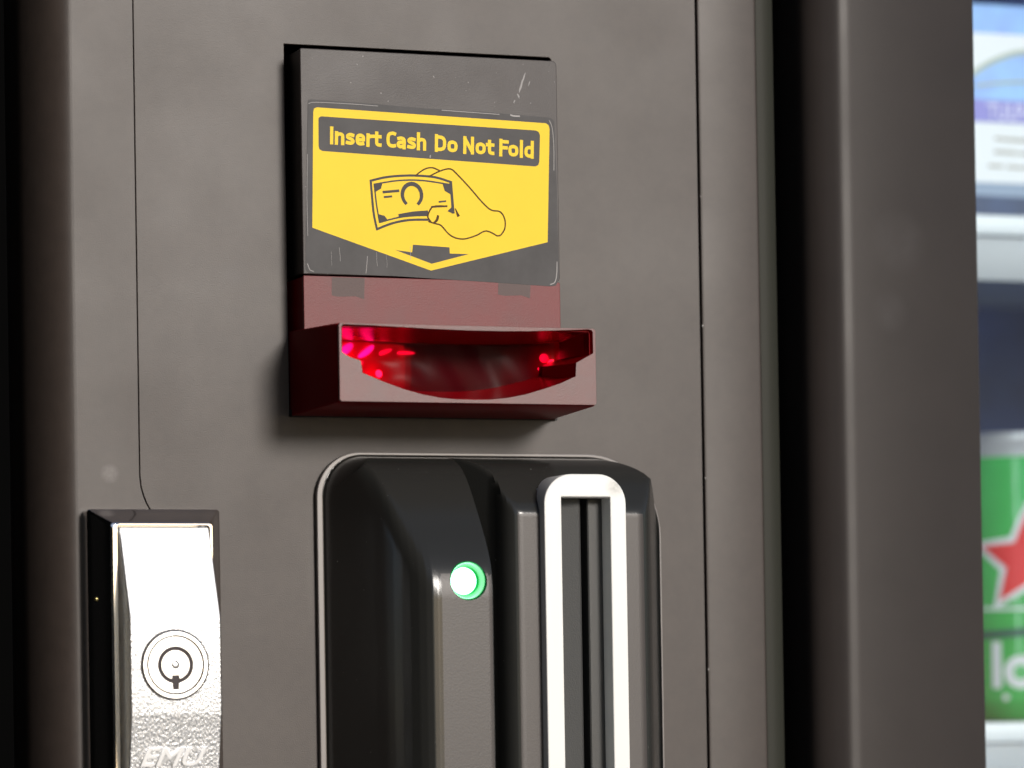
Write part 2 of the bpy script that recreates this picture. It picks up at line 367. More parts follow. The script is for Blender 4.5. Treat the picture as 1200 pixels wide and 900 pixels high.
flat('violet_band', [[(300.6, 131.5), (419, 131.5), (419, 122.5), (300.6, 122.5)]], -199.6, pv, ct)
text_mesh('lettering', 'TULPA', 320.4, 123.8, 9, -199.3, pl, ct, .8, .01)
flat('white_label', [[(300.6, 122.3), (419, 122.3), (419, 97.8), (300.6, 97.8)]], -199.55, pw, ct)
ink = mat('carton_small_print', (.42, .40, .36), .5)
strokes('small_print', [([(324.2, 115.9), (329, 115.6)], 1.3), ([(330, 115.6), (352, 115.2)], 1.4), ([(323.8, 110.4), (333, 110.2)], 1.4), ([(334.5, 110.1), (350, 109.9)], 1.2),
    ([(321.0, 104.6), (327, 104.5)], 1.3), ([(329.5, 104.4), (352, 104.1)], 1.3)], -199.4, ink, ct)
flat('shade_band', [[(300.6, 97.6), (419, 97.6), (419, 83.6), (300.6, 83.6)]], -199.6, pd, ct)  # shade below the carton painted as a dark band on its foot
flat('slate_stripe', [[(300.6, 97.5), (419, 97.5), (419, 93.0), (350, 92.0), (300.6, 92.6)]], -199.4, mat('carton_print_slate', (.28, .36, .50), .5), ct)

# green can on the lower shelf
CX, CD, CR = 361.5, -250, 33.0
can = empty('drinks_can', W(CX, CD, -121), 'green drinks can with a red star outlined in white on the lower shelf', 'can')
cg = mat('can_green_print', (.05, .47, .11), .18, metal=.0, coat=.6, spec=.6, mottle=.12, mscale=30)
cs = mat('can_aluminium', (.80, .80, .82), .4, metal=.6); cr = mat('can_red_print', (.78, .03, .045), .35); cw = mat('can_white_print', (.80, .81, .84), .35); cd = mat('can_dark_print', (.02, .10, .10), .35)
def lathe(name, prof, cx, cd, m, parent, n=64, smooth=30, vertical=True):
    vs = []; fs = []
    for (r_, h) in prof:
        for k in range(n):
            a = 2*math.pi*k/n
            vs.append(W(cx+r_*math.cos(a), cd+r_*math.sin(a), h) if vertical else W(cx+r_*math.cos(a), h, cd+r_*math.sin(a)))
    for j in range(len(prof)-1):
        for k in range(n): a = j*n+k; b = j*n+(k+1) % n; fs.append((a, b, b+n, a+n))
    fs.append(tuple(range(n))); fs.append(tuple(range((len(prof)-1)*n, len(prof)*n)))
    return raw(name, vs, fs, m, parent, smooth)
lathe('can_wall', [(24.5, -119.6), (26, -120.6), (28, -118.5), (32.2, -113.5), (33, -111), (33, -16), (32.6, -13.6), (31.6, -11.4)], CX, CD, cg, can)
lathe('can_neck', [(20, -12), (31.5, -11.35), (30.4, -9.0), (28.6, -6.4), (27.6, -5.0), (27.0, -4.0), (20, -4.1)], CX, CD, cs, can)
lathe('can_rim', [(26.8, -4.2), (27.3, -3.2), (27.2, -1.6), (26.4, -1.1), (25.6, -1.8), (25.2, -4.6), (2, -4.4)], CX, CD, cs, can)
def wrap(o, gap):
    """lay a flat print (drawn at x relative to the can's axis) round the can"""
    off = root_loc(o.parent)
    for v in o.data.vertices:
        p = v.co+off; x = p.x*1000-CX; a = x/CR
        q = W(CX+(CR+gap)*math.sin(a), CD+(CR+gap)*math.cos(a), (p.z-ZB)*1000); v.co = q-off
def sub(o, cuts=2):
    bm = bmesh.new(); bm.from_mesh(o.data); bmesh.ops.triangulate(bm, faces=bm.faces); bmesh.ops.subdivide_edges(bm, edges=bm.edges, cuts=cuts, use_grid_fill=True); bm.to_mesh(o.data); bm.free()
def star(cx, cz, r1, r2, rot=0): return [(cx+(r1 if k % 2 == 0 else r2)*math.sin(R(36*k)+rot), cz+(r1 if k % 2 == 0 else r2)*math.cos(R(36*k)+rot)) for k in range(10)]
ROT = math.pi-R(19.5)       # faces the viewer standing at the left
SX = CX-14.5
o = flat('star_outline', [star(SX, -54.7, 25, 12.2, .0)], 0, cw, can); sub(o, 9); wrap(o, .12)
o = flat('star', [star(SX, -54.7, 20.5, 9.2, .0)], 0, cr, can); sub(o, 9); wrap(o, .34)
o = strokes('dark_band', [([(SX-42+k*4, -86.5+4.5*(k/20)) for k in range(21)], 3.4)], 0, cd, can); wrap(o, .16)
o = strokes('grey_line', [([(SX-42+k*4, -74.5+(k-10)**2*.01) for k in range(21)], 1.2)], 0, cw, can); wrap(o, .12)
o = text_mesh('lettering', 'lo', SX-16.5, -106.5, 26, 0, cw, can, 1.0, .03); sub(o, 1); wrap(o, .2)
o = flat('highlight_dot', [circle(SX-10, -111, 1.4, 14)], 0, cw, can); wrap(o, .15)

# ------------------------------------------------------------------ bill acceptor
ba = empty('bill_acceptor', W(-2, 0, -16.8), 'bill acceptor with a yellow and black sticker plate above a translucent red money slot', 'bill acceptor')
bx0, bx1 = -46.0, 42.5
o = plate('cover_plate', [rrect(bx0, bx1, 27.8, 99.9, (.2, .8, 1.6, .6))], 10.6, 12, plate_mat, ba, .25, 30)
plate('cover_core', [rrect(bx0+.15, bx1+.4, 28.0, 99.7, .5)], -10, 10.5, side_black, ba)
plate('red_panel', [rrect(bx0, bx1, 7.0, 27.3, .3)], 10.6, 12, red_plate, ba, .2, 30)
plate('red_panel_core', [rrect(bx0+.15, bx1+.4, -14.5, 27.1, .3), rrect(-30, 38, -12, 8, 1)], -10, 10.5, red_gloss, ba)
for x0, x1, z0, z1 in ((-36.6, -25.6, 20.8, 27.0), (20.6, 31.8, 22.5, 27.0)):
    flat('label_residue', [[(x0, z0+.4), (x0+2.2, z0), (x1-3, z0+.3), (x1, z0-.6), (x1+.3, z1), (x0+.2, z1)]], 12.03, residue, ba)
# foot flange against the panel
plate('foot_flange', [rrect(-47.2, 45.3, -16.8, -14.6, .2)], -1, 1.6, side_black, ba, .1)
# money slot housing: hollow red box, flaring slightly towards the panel
FX0, FX1, FZ0, FZ1 = -44.95, 41.9, -15.1, 9.35
def ring2(x0, x1, z0, z1, r): return rrect(x0, x1, z0, z1, r, 4)
fo = [(ring2(-47.1, 45.0, -16.7, 10.6, .4), .2), (ring2(-47.0, 43.6, -16.5, 10.4, .5), 6), (ring2(-45.3, 42.3, -15.4, 9.5, .8), 39.5), (ring2(FX0, FX1, FZ0, FZ1, .8), 40.4)]
fi = [(ring2(FX0+1.6, FX1-1.6, FZ0+1.5, FZ1-1.0, .5), 40.4), (ring2(-45.3, 42.0, -14.6, 9.0, .5), 1)]
loft('slot_housing', fo+fi, red_gloss, ba, False, False)
hole = [(-44.1, 8.2), (-43.6, 8.9), (-35, 8.75), (-25.7, 8.45), (-13, 8.0), (-1.4, 7.8), (10, 7.8), (19.3, 8.0), (30, 8.5), (39.3, 9.0), (40.5, 8.8), (40.9, 8.2), (40.95, 1.5),
        (35.0, -1.7), (34.8, -6.0), (29.5, -8.3), (23.0, -10.4), (17.5, -12.0), (11.3, -13.2), (5.5, -13.8), (-.1, -13.95), (-6, -13.9), (-11.5, -13.5), (-17.5, -12.5), (-23.6, -11.0), (-30.5, -8.7), (-37.3, -6.1), (-37.8, -2.3), (-41.5, -1.2), (-44.1, .4)]
plate('slot_face', [rrect(FX0, FX1, FZ0, FZ1, .9), hole], 40.5, 42, red_frost, ba, .12, 30)
def shrink(lp, fx, fz, cx=-1.5, cz=1.5): return [(cx+(x-cx)*fx, cz+(z-cz)*fz) for x, z in lp]
fl = [(hole, 41.9), (shrink(hole, .995, .985), 38)]
for k in range(1, 7):
    t = k/6; fl.append((shrink(hole, .995-.05*t, .985-.28*t**1.3), 38-22*t))
loft('slot_funnel', fl, red_inner, ba, False, False, 40)
# back of the funnel: ribbed red insert with a dark throat
vs = []; fs = []; NX = 110
for i in range(NX+1):
    x = -42+83*i/NX
    for j in range(13):
        z = -9.5+17.0*j/12
        d = 17+5*math.exp(-((x+36)/9)**2)+3*math.exp(-((x-37)/5)**2)+1.0*math.sin(j*.7)*math.exp(-((x+30)/20)**2)+.16*math.sin(x*.5+j*.5)
        d -= 5/(1+math.exp(-(x-4)/7))*(1/(1+math.exp((x-27)/4.0)))
        vs.append(W(x, d, z))
for i in range(NX):
    for j in range(12): a = i*13+j; fs.append((a, a+1, a+14, a+13))
ins = mat('clear_red_insert', (.74, .006, .03), .32, spec=.04, trans=.94, ior=1.15, bump=.15, bscale=180)
raw('slot_insert', vs, fs, ins, ba, 60)
glow_back_m = mat('red_glow_backing', (.65, .004, .015), .4, emit=(1, .004, .03), estr=.24)  # added glowing block, reddens the insert from behind
dim_back_m = mat('red_unlit_backing', (.30, .003, .008), .4)
zsweep('red_backing', [(-44.5, -6), (-44.5, 15), (-38, 14.5), (-30, 12.5), (-22, 9.5), (-14, 5.5), (-10, 2.5), (-7, -5)], -13.0, 6.6, glow_back_m, ba, 60)
zsweep('red_backing', [(28, -6), (33, 6), (36, 12.5), (41.2, 14), (41.2, -6)], -12.0, 6.6, dim_back_m, ba, 60)
def spot(x, z, d, a, b, rot, m_):  # glowing ellipsoids stand in for reflections in the ribbed plastic
    bm = bmesh.new(); bmesh.ops.create_uvsphere(bm, u_segments=20, v_segments=12, radius=.001); me = bpy.data.meshes.new('glint_glow'); bm.to_mesh(me); bm.free()
    me.transform(Matrix.Diagonal((a, .7, b, 1))); me.transform(Matrix.Rotation(rot, 4, 'Y')); me.transform(Matrix.Translation(W(x, d, z))); link_mesh('glint_glow', me, m_, ba, 80)
for sx_, sz_, sd_, a_, b_, r_, m_ in ((-40.5, 3.8, 16.6, 3.2, 1.5, -.7, red_glint), (-33.8, 3.6, 14.8, 3.4, 1.5, -.75, red_glint), (-26.0, 3.6, 12.0, 3.6, 1.3, -.6, red_glint), (-18.5, 4.0, 8.0, 3.4, 1.0, -.3, red_glint2),
                                 (-35.0, -2.6, 14.0, 8.0, 2.2, -.3, red_glint2), (-10.0, 4.2, 4.0, 4.0, .8, 0, red_glint2), (35.6, 2.2, 14.2, 1.7, 1.6, 0, red_glint2), (36.6, -1.6, 14.4, 3.6, 1.2, .1, red_glint2), (22.0, -7.6, 12, 1.2, .8, 0, red_glint2)):
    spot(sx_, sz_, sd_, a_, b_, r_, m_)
zsweep('red_backing', [(-6.8, -6), (-6.8, .2), (-1, -5)], -13.0, 6.6, dim_back_m, ba, 60)
for nm_, x, z, d, e in (('slot_fill_light', -33, -1.5, 16.2, .0022), ('slot_fill_light', -22, -4, 13.5, .0007), ('slot_fill_light', 37.5, .5, 15.5, .0003)):  # added red fill lights behind the insert
    pl_ = bpy.data.lights.new(nm_, 'POINT'); pl_.energy = e; pl_.color = (1, .03, .10); pl_.shadow_soft_size = .0012
    po_ = bpy.data.objects.new(nm_, pl_); COL.objects.link(po_); po_.location = W(x, d, z)-root_loc(ba); po_.parent = ba
# the sticker and its print
st = [(-43.6, 83.1), (-42.7, 83.6), (-25, 83.2), (-5, 82.4), (20, 82.0), (40.0, 81.2), (41.3, 80.2), (41.9, 60), (42.1, 28.6), (41.0, 26.3), (39.1, 26.0), (15, 26.9), (-15, 27.9), (-44.1, 28.1), (-45.2, 29.4), (-44.6, 55)]
sk = plate('sticker', [st], 12.03, 12.12, sticker_mat, ba)
yl = [(-41.9, 79.6), (-41.6, 80.7), (-40.6, 81.1), (38.3, 79.3), (39.3, 78.7), (39.6, 77.5), (38.3, 40.4), (-2.6, 30.0), (-42.8, 42.6)]
bd = [(-40.2, 77.5), (-39.9, 78.0), (-39.2, 78.3), (34.8, 76.8), (35.8, 76.3), (36.2, 75.2), (35.8, 66.5), (35.4, 65.5), (34.4, 65.0), (-39.0, 67.2), (-40.0, 67.7), (-40.3, 68.8)]
ar = [(-14.8, 36.3), (-9.0, 35.7), (-8.7, 38.2), (3.9, 37.7), (4.0, 35.7), (10.6, 35.7), (-2.3, 32.2)]
flat('yellow_print', [yl, bd, ar], 12.16, yellow, sk)
def glyph_line(body, x0, x1, zbase0, zbase1, size, m):
    cu_sx = .74
    o = text_mesh('lettering', body, 0, 0, size, 0, m, sk, cu_sx, .022)
    return o
def fit_text(body, x0, z0, x1, z1, height, d, m, parent, bold=.03):
    """text fitted between two baseline ends with the given capital height"""
    cu = bpy.data.curves.new('t', 'FONT'); cu.body = body; cu.size = 10; cu.offset = bold*10; cu.resolution_u = 4
    o = bpy.data.objects.new('t', cu); COL.objects.link(o); dg = bpy.context.evaluated_depsgraph_get()
    me = bpy.data.meshes.new_from_object(o.evaluated_get(dg)); bpy.data.objects.remove(o); bpy.data.curves.remove(cu); me.materials.clear()
    xs = [v.co.x for v in me.vertices]; a, b = min(xs), max(xs); zmax = max(v.co.y for v in me.vertices)
    for v in me.vertices:
        t = (v.co.x-a)/(b-a); v.co = W(x0+(x1-x0)*t, d, z0+(z1-z0)*t+v.co.y*height/zmax)
    me.name = 'lettering'; return link_mesh('lettering', me, m, parent)
GL = {'I': (1.35, [[(.65, 0), (.65, 5)]]), 'l': (1.3, [[(.65, 0), (.65, 5.1)]]), ' ': (1.15, []),
 'n': (2.85, [[(.55, 0), (.55, 3.6)], ['s', (.6, 2.5), (.95, 3.0), (1.5, 3.15), (2.05, 2.9), (2.2, 2.3), (2.2, 1.2), (2.2, 0)]]),
 'h': (2.9, [[(.55, 0), (.55, 5.1)], ['s', (.6, 2.5), (.95, 3.0), (1.5, 3.15), (2.05, 2.9), (2.2, 2.3), (2.2, 1.2), (2.2, 0)]]),
 's': (2.6, [['s', (2.1, 3.0), (1.3, 3.17), (.7, 2.85), (.68, 2.3), (1.2, 1.93), (1.75, 1.65), (2.05, 1.2), (1.9, .65), (1.3, .45), (.45, .6)]]),
 'e': (2.85, [['s', (2.22, 1.7), (2.2, 2.5), (1.9, 3.02), (1.4, 3.17), (.85, 2.95), (.6, 2.3), (.6, 1.3), (.85, .62), (1.45, .45), (2.15, .58)], [(1.1, 1.74), (2.0, 1.74)]]),
 'r': (2.0, [[(.55, 0), (.55, 3.6)], ['s', (.6, 2.4), (.95, 2.98), (1.75, 3.12)]]),
 't': (2.1, [['s', (.85, 4.4), (.85, 2.5), (.87, 1.1), (1.15, .55), (1.85, .45)], [(.15, 3.15), (1.85, 3.15)]]),
 'C': (2.75, [['s', (2.45, 4.38), (1.8, 4.56), (1.0, 4.25), (.65, 3.4), (.62, 2.5), (.65, 1.6), (1.0, .75), (1.8, .45), (2.45, .6)]]),
 'a': (2.8, [['s', (.6, 3.0), (1.3, 3.17), (1.95, 2.95), (2.15, 2.3), (2.15, 1.2), (2.15, 0)], ['s', (2.1, 1.9), (1.2, 1.85), (.65, 1.5), (.58, .95), (.9, .48), (1.5, .45), (2.05, .85)]]),
 'D': (3.35, [[(.6, 0), (.6, 5)], ['s', (.75, 4.5), (1.2, 4.5), (1.6, 4.48), (2.35, 4.15), (2.7, 3.3), (2.72, 2.5), (2.7, 1.7), (2.35, .85), (1.6, .52), (1.2, .5), (.75, .5)]]),
 'o': (2.95, [['s', (1.45, 3.17), (2.1, 2.9), (2.35, 2.3), (2.35, 1.3), (2.1, .7), (1.45, .45), (.8, .7), (.58, 1.3), (.58, 2.3), (.8, 2.9), (1.45, 3.17)]]),
 'N': (3.3, [[(.6, 0), (.6, 5)], [(.6, 4.7), (1.6, 2.5), (2.6, .3)], [(2.6, 0), (2.6, 5)]]),
 'F': (2.45, [[(.6, 0), (.6, 5)], [(.7, 4.5), (2.4, 4.5)], [(.7, 2.55), (2.15, 2.55)]]),
 'd': (2.95, [[(2.25, 0), (2.25, 5.1)], ['s', (2.2, 2.8), (1.75, 3.15), (1.1, 3.1), (.65, 2.6), (.58, 1.8), (.65, 1.0), (1.1, .5), (1.75, .45), (2.2, .85)]])}
def fitted(body, x0, z0, x1, z1):
    tot = sum(GL[c][0] for c in body); ang = math.atan2(z1-z0, x1-x0); sx = math.hypot(x1-x0, z1-z0)/tot; cur = 0; out = []
    for c in body:
        adv, sts = GL[c]
        for st_ in sts:
            pts = smooth_line(list(st_[1:]), 4) if st_[0] == 's' else list(st_)
            q = []
            for (a, b) in pts:
                a = (a+cur)*sx; q.append((x0+a*math.cos(ang)-b*math.sin(ang), z0+a*math.sin(ang)+b*math.cos(ang)))
            out.append((q, 1.10))
        cur += adv
    strokes('lettering', out, 12.165, yellow, sk, .005)
fitted('Insert Cash', -36.7, 69.85, -3.3, 69.0)
fitted('Do Not Fold', -.9, 68.85, 34.2, 67.85)
# drawing of a hand holding a banknote
L = smooth_line
note = [(L([(-22.8, 58.3), (-17.7, 59.6), (-12.0, 60.3), (-6.9, 60.5), (-.6, 60.2), (4.9, 58.8)]), .75), (L([(-22.8, 58.4), (-22.4, 52.8), (-21.9, 47.5), (-20.9, 42.7)]), .75),
        (L([(-20.9, 42.8), (-15.5, 44.9), (-9.7, 46.1), (-3.2, 46.4)]), .75), (L([(4.7, 58.8), (5.1, 53.2), (5.4, 49.0)]), .95),
        (L([(-21.6, 57.2), (-13.3, 58.7), (-5.1, 59.0), (4.6, 58.0)]), .5), (L([(-21.6, 57.2), (-21.0, 51.1), (-20.0, 45.0)]), .5), (L([(-20.0, 45.0), (-13.5, 46.8), (-8.4, 47.5), (-3.7, 47.8)]), .5),
        ([(-18.5, 54.8), (-13.4, 55.4)], .85), ([(-18.2, 53.2), (-15.8, 53.5)], .65), ([(.6, 52.3), (2.8, 52.6)], .55), ([(-2.0, 50.6), (3.2, 51.0)], .6)]
strokes('banknote_outline', note, 12.18, dark_print, sk, .004)
rg = [(-8.75+3.3*math.cos(R(a)), 54.2+3.6*math.sin(R(a))) for a in range(-50, 231, 14)]
strokes('portrait_ring', [(rg, lambda t: 1.0+.35*math.sin(t*math.pi))], 12.23, dark_print, sk)
for pts in ([(-21.5, 57.1), (-18.9, 57.5), (-19.3, 55.9), (-21.3, 54.7)], [(1.7, 58.6), (4.5, 58.1), (4.7, 54.8), (2.6, 55.9)], [(-20.2, 45.2), (-17.2, 45.9), (-18.3, 47.2), (-20.5, 47.7)], [(3.4, 49.4), (5.4, 48.6), (5.1, 51.0)],
            [(-13.5, 47.9), (-8.4, 48.9), (-3.4, 49.4), (-3.1, 47.9), (-8.4, 47.5), (-13.4, 46.7)]):
    flat('banknote_corner', [pts], 12.235, dark_print, sk)
hand = [(L([(-7.3, 60.6), (-5.0, 62.3), (-3.1, 63.1), (-1.2, 63.2), (1.1, 62.3)]), .45),
        (L([(-2.8, 60.4), (1.1, 62.3), (4.6, 63.1), (7.1, 61.3), (11.5, 57.0), (15.3, 52.9), (18.5, 50.3), (21.7, 49.8), (23.3, 47.5), (23.3, 44.5), (21.9, 42.3), (20.6, 41.9)]), .45),
        (L([(20.6, 41.9), (16.8, 43.4), (13.2, 41.8), (9.3, 40.6), (6.1, 40.8), (3.6, 42.1), (1.1, 44.7), (-.8, 45.2), (-3.1, 45.8)]), .45),
        (L([(3.1, 51.0), (-1.4, 50.7), (-3.0, 48.8), (-3.4, 47.2), (-2.4, 45.8)]), .5), (L([(0.1, 47.7), (-.3, 46.4), (-1.4, 45.4)]), lambda t: .9-.5*abs(t-.4)), ([(6.1, 50.3), (7.1, 48.1)], lambda t: .2+.8*t)]
strokes('hand_outline', hand, 12.24, brown_ink, sk, .004)
# pale scuffs and scratches
rnd = random.Random(7); ln = []
for (x, z, dx, dz, wd) in ((31.5, 95.5, -2.2, -5.6, .75), (30.3, 91.6, -1.2, -2.6, .6), (28.6, 88.5, .5, -1.4, .7), (27.6, 86.5, -.4, -1.2, .4), (33.0, 93.0, -.6, -1.8, .3)):
    pts = [(x+dx*k/6+rnd.uniform(-.12, .12), z+dz*k/6) for k in range(7)]; ln.append((pts, lambda t, w_=wd: w_*(.25+.75*math.sin(math.pi*min(1, max(0, t))))*rnd.uniform(.5, 1.1)))
o = strokes('scuff_marks', ln, 12.03, mat('scuff_grey', (.27, .255, .25), .5), ba); o['kind'] = 'stuff'
ln = []
for k in range(5):
    x = -20+rnd.uniform(-18, 55); z = rnd.uniform(28, 34); ln.append(([(x+rnd.uniform(-.1, .1)-.05*j, z+j*1.1) for j in range(5)], rnd.uniform(.05, .13)))
ln.append(([(-24.9, 28.5), (-24.6, 31), (-24.3, 34)], .16))
ln += [(L([(39.0, 26.6), (40.6, 27.4), (41.3, 30), (41.5, 34)]), .28), (L([(-44.6, 31), (-43.9, 29.2), (-42.6, 28.6)]), .22), ([(-44.4, 40), (-44.5, 52), (-44.1, 66)], .14), (L([(40.9, 64), (41.0, 72), (40.5, 78), (39.5, 80.3)]), .2), ([(-2.3, 66.6), (-2.2, 67.2)], .35),
       (L([(-43.4, 82.2), (-41, 82.7), (-30, 82.7), (-20, 82.4)]), .16), (L([(2, 82.0), (14, 81.7), (22, 81.5)]), .2), (L([(26, 81.5), (27, 81.2), (29, 81.2)]), .5)]
o = strokes('scratches', ln, 12.17, scratch_mat, sk, .002); o['kind'] = 'stuff'

# ------------------------------------------------------------------ card reader
cr_ = empty('card_reader', W(20, 0, -222), 'glossy black card reader with a white framed upright slot and a round green light', 'card reader')
XL, XR, ZTOP, ZBOT = -39.2, 81.3, -28.2, -222.0
RL, RRT = 15.0, 26.0
prof = [(-39.2, 0), (-38.9, 1.2), (-37.6, 1.4), (-36.9, 1.5), (-36.6, 2.4), (-28.4, 26.5), (-26.9, 31.5), (-25.5, 35.7), (-24.1, 39.2), (-22.5, 42.3), (-20.8, 44.9), (-19.0, 46.7), (-17.2, 47.8), (-15.5, 48.05), (1.6, 48.05), (2.6, 47.9), (3.05, 47.4), (3.2, 46.6), (3.35, 9), (12.2, 23.5), (12.9, 26.3), (13.6, 29.6), (14.6, 31.7), (15.9, 33.1), (17.4, 33.8), (18.6, 34), (25.6, 34), (26.0, 33.6), (26.2, 14.0), (52.2, 14.0), (52.4, 33.6), (52.8, 34), (59.8, 34), (61.2, 33.7), (62.8, 32.6), (64.6, 30.6), (66.2, 28.2), (80.0, 2.4), (81.0, 1.2), (81.3, 0)]
def pr(x):
    for (a, da), (b, db) in zip(prof, prof[1:]):
        if a <= x <= b: return da+(db-da)*(x-a)/(b-a)
    return 0
SW = [(0, 3), (1, 8), (2, 12), (5, 19.5), (8.5, 24.3), (13, 28.7), (20, 34.2), (27, 39.4), (32, 43.6), (36, 47.2), (40, 50.6), (46, 55), (54, 60), (400, 160)]
def sw(t):
    for (a, da), (b, db) in zip(SW, SW[1:]):
        if a <= t <= b:
            i = SW.index((a, da)); pa = SW[max(i-1, 0)]; pb = SW[min(i+2, len(SW)-1)]; h_ = b-a
            m0 = (db-pa[1])/max(b-pa[0], 1e-6)*h_; m1 = (pb[1]-da)/max(pb[0]-a, 1e-6)*h_; u = (t-a)/h_
            return (2*u**3-3*u*u+1)*da+(u**3-2*u*u+u)*m0+(-2*u**3+3*u*u)*db+(u**3-u*u)*m1
    return 99
def smin(a, b, k):
    h = max(0, min(1, .5+.5*(b-a)/k)); return b+(a-b)*h-k*h*(1-h)
def cornered(x, z):
    """distance inside the rounded outline and the steepness of the wall there"""
    zt, zb = ZTOP-z, z-ZBOT; xl, xr = x-XL, XR-x
    best = None
    r_ = RL if xl < xr else RRT; hx = min(xl, xr); hz = min(zt, zb); side_steep = 3.05 if xl < xr else 1.85
    if hx < r_ and hz < r_:
        dx, dz = r_-hx, r_-hz; q = math.hypot(dx, dz); b = r_-q; f_ = dz/max(q, 1e-6); f_ = f_**2
    else:
        b = min(hx, hz); f_ = 1 if hz < hx else 0
    return b, f_, side_steep
def body_d(x, z):
    b, f_, ss = cornered(x, z)
    if b <= .001: return -.3
    st_ = ss+(8.2-ss)*f_; rim = 2.4 if ss > 2 else .4; rim = rim+(1.1-rim)*f_
    E_ = min(1.3*b/.15, 1.3) if b < .15 else (1.3+.12*min(b, rim)+max(0, b-rim)*st_)
    t = min(ZTOP-z, (z-ZBOT))
    p = pr(x)
    if 26 < x < 52.4 and z > -41: p = 33.8
    d = smin(p, sw(t), 9.0 if x < 3.3 else 1.8) if p > 9 else min(p, sw(t))
    return min(d, E_) if (f_ > 0 and f_ < 1) or b < .2 else (smin(d, E_, .5) if f_ > .5 else min(d, E_+.8))
cols = []
for (a, _), (b, _) in zip(prof, prof[1:]):
    k = max(1, int(math.ceil((b-a)/(.4 if -37 < a < -14 else .9))))
    cols += [a+(b-a)*i/k for i in range(k)]
cols.append(XR); cols.insert(1, XL+.15); cols.insert(-1, XR-.15); cols = sorted(set(round(c, 4) for c in cols))
ts = [0, .15]+[.3+.35*i for i in range(16)]
while ts[-1] < 52: ts.append(ts[-1]+.4)
half = (ZTOP-ZBOT)/2; low = [0, .15, .6, 1.2, 2, 3, 4, 4.6]+[5.4+i*1.2 for i in range(30)]
mid = []; t = ts[-1]+2
while t < (ZTOP-ZBOT)-low[-1]-1: mid.append(t); t += 3
rows = [ZTOP-t for t in ts+mid]+[ZBOT+t for t in reversed(low)]
vs = []; nC = len(cols)
def xlim(z):
    t = min(ZTOP-z, z-ZBOT)
    fl_ = RL-math.sqrt(max(0, RL*RL-(RL-t)**2)) if t < RL else 0
    fr_ = RRT-math.sqrt(max(0, RRT*RRT-(RRT-t)**2)) if t < RRT else 0
    return XL+fl_, XR-fr_
for z in rows:
    xl, xr = xlim(z)
    for x in cols:
        if x < XL+RL: X = xl+(x-XL)*(XL+RL-xl)/RL
        elif x > XR-RRT: X = xr-(XR-x)*(xr-(XR-RRT))/RRT
        else: X = x
        edge_ = (x == cols[0] or x == cols[-1] or z == rows[0] or z == rows[-1])
        vs.append(W(X, -.3 if edge_ else max(.4, body_d(X, z)), z))
fs = []
for j in range(len(rows)-1):
    for i in range(nC-1): a = j*nC+i; fs.append((a, a+1, a+nC+1, a+nC))
nR = len(rows)
loop = [i for i in range(nC)]+[j*nC+nC-1 for j in range(1, nR)]+[(nR-1)*nC+i for i in range(nC-2, -1, -1)]+[j*nC for j in range(nR-2, 0, -1)]
fs.append(tuple(loop))
body = raw('housing', vs, fs, gloss_black, cr_, None)
# bore the light's well
LX, LZ, LR = -5.1, -71.2, 6.2
bm = bmesh.new(); bmesh.ops.create_cone(bm, cap_ends=True, segments=64, radius1=LR*.001, radius2=LR*.001, depth=.02)
me = bpy.data.meshes.new('bore'); bm.to_mesh(me); bm.free(); me.transform(Matrix.Rotation(R(90), 4, 'X')); me.transform(Matrix.Translation(W(LX, 52.5, LZ)))
bo = bpy.data.objects.new('bore', me); COL.objects.link(bo)
md = body.modifiers.new('b', 'BOOLEAN'); md.object = bo; md.operation = 'DIFFERENCE'; md.solver = 'EXACT'
bpy.context.view_layer.update()
dg = bpy.context.evaluated_depsgraph_get(); nm = bpy.data.meshes.new_from_object(body.evaluated_get(dg))
print('BOOL', len(body.data.polygons), len(nm.polygons))
body.modifiers.clear()
if len(nm.polygons) > 1000: body.data = nm
bpy.data.objects.remove(bo)
land = mat('reader_textured_land', (.056, .047, .043), .40, spec=.5, bump=.18, bscale=2400)
body.data.materials.append(land)
bo_ = root_loc(cr_)
for p in body.data.polygons:
    p.use_smooth = True
    c_ = p.center+bo_; dd_ = -c_.y*1000; xx_ = c_.x*1000; zz_ = (c_.z-ZB)*1000
    if p.normal.y < -.97 and ((dd_ > 45 and -14.5 < xx_ < 3.2 and zz_ < -66) or (33.3 < dd_ < 34.3 and zz_ < -49.5)): p.material_index = 1
body.data.set_sharp_from_angle(angle=R(28))
plate('rim_catchlight', [rrect(XL-.1, XR, ZBOT, ZTOP+.1, (RL, RRT, RRT, RL), 16), rrect(XL+1.9, XR-.25, ZBOT+1, ZTOP-.95, (RL-1.5, RRT, RRT, RL-1.5), 16)], .3, 2.4, mat('catchlight_grey', (.24, .22, .21), .33, spec=.6), cr_, .3, 40)  # light caught along the rim put into a paler ring, widest at left
def ztube(name, prof_, m, n=48, parent=cr_, cx=LX, cz=LZ, smooth=35):
    vs = []; fs = []
    for r_, d in prof_:
        for k in range(n): a = 2*math.pi*k/n; vs.append(W(cx+r_*math.cos(a), d, cz+r_*math.sin(a)))
    for j in range(len(prof_)-1):
        for k in range(n): a = j*n+k; b = j*n+(k+1) % n; fs.append((a, b, b+n, a+n))
    fs.append(tuple(range((len(prof_)-1)*n, len(prof_)*n)))
    return raw(name, vs, fs, m, parent, smooth)
ztube('light_tube', [(6.12, 42.4), (6.12, 46.7), (5.75, 46.9), (5.5, 46.4), (5.4, 44.4), (5.0, 43.6), (4.4, 43.2), (4.25, 42.8)], green_tube)
ztube('light_lens', [(4.2, 42.9), (4.1, 43.3), (3.5, 43.7), (2.4, 44.2), (1.0, 44.35), (.2, 44.4)], led_mat)
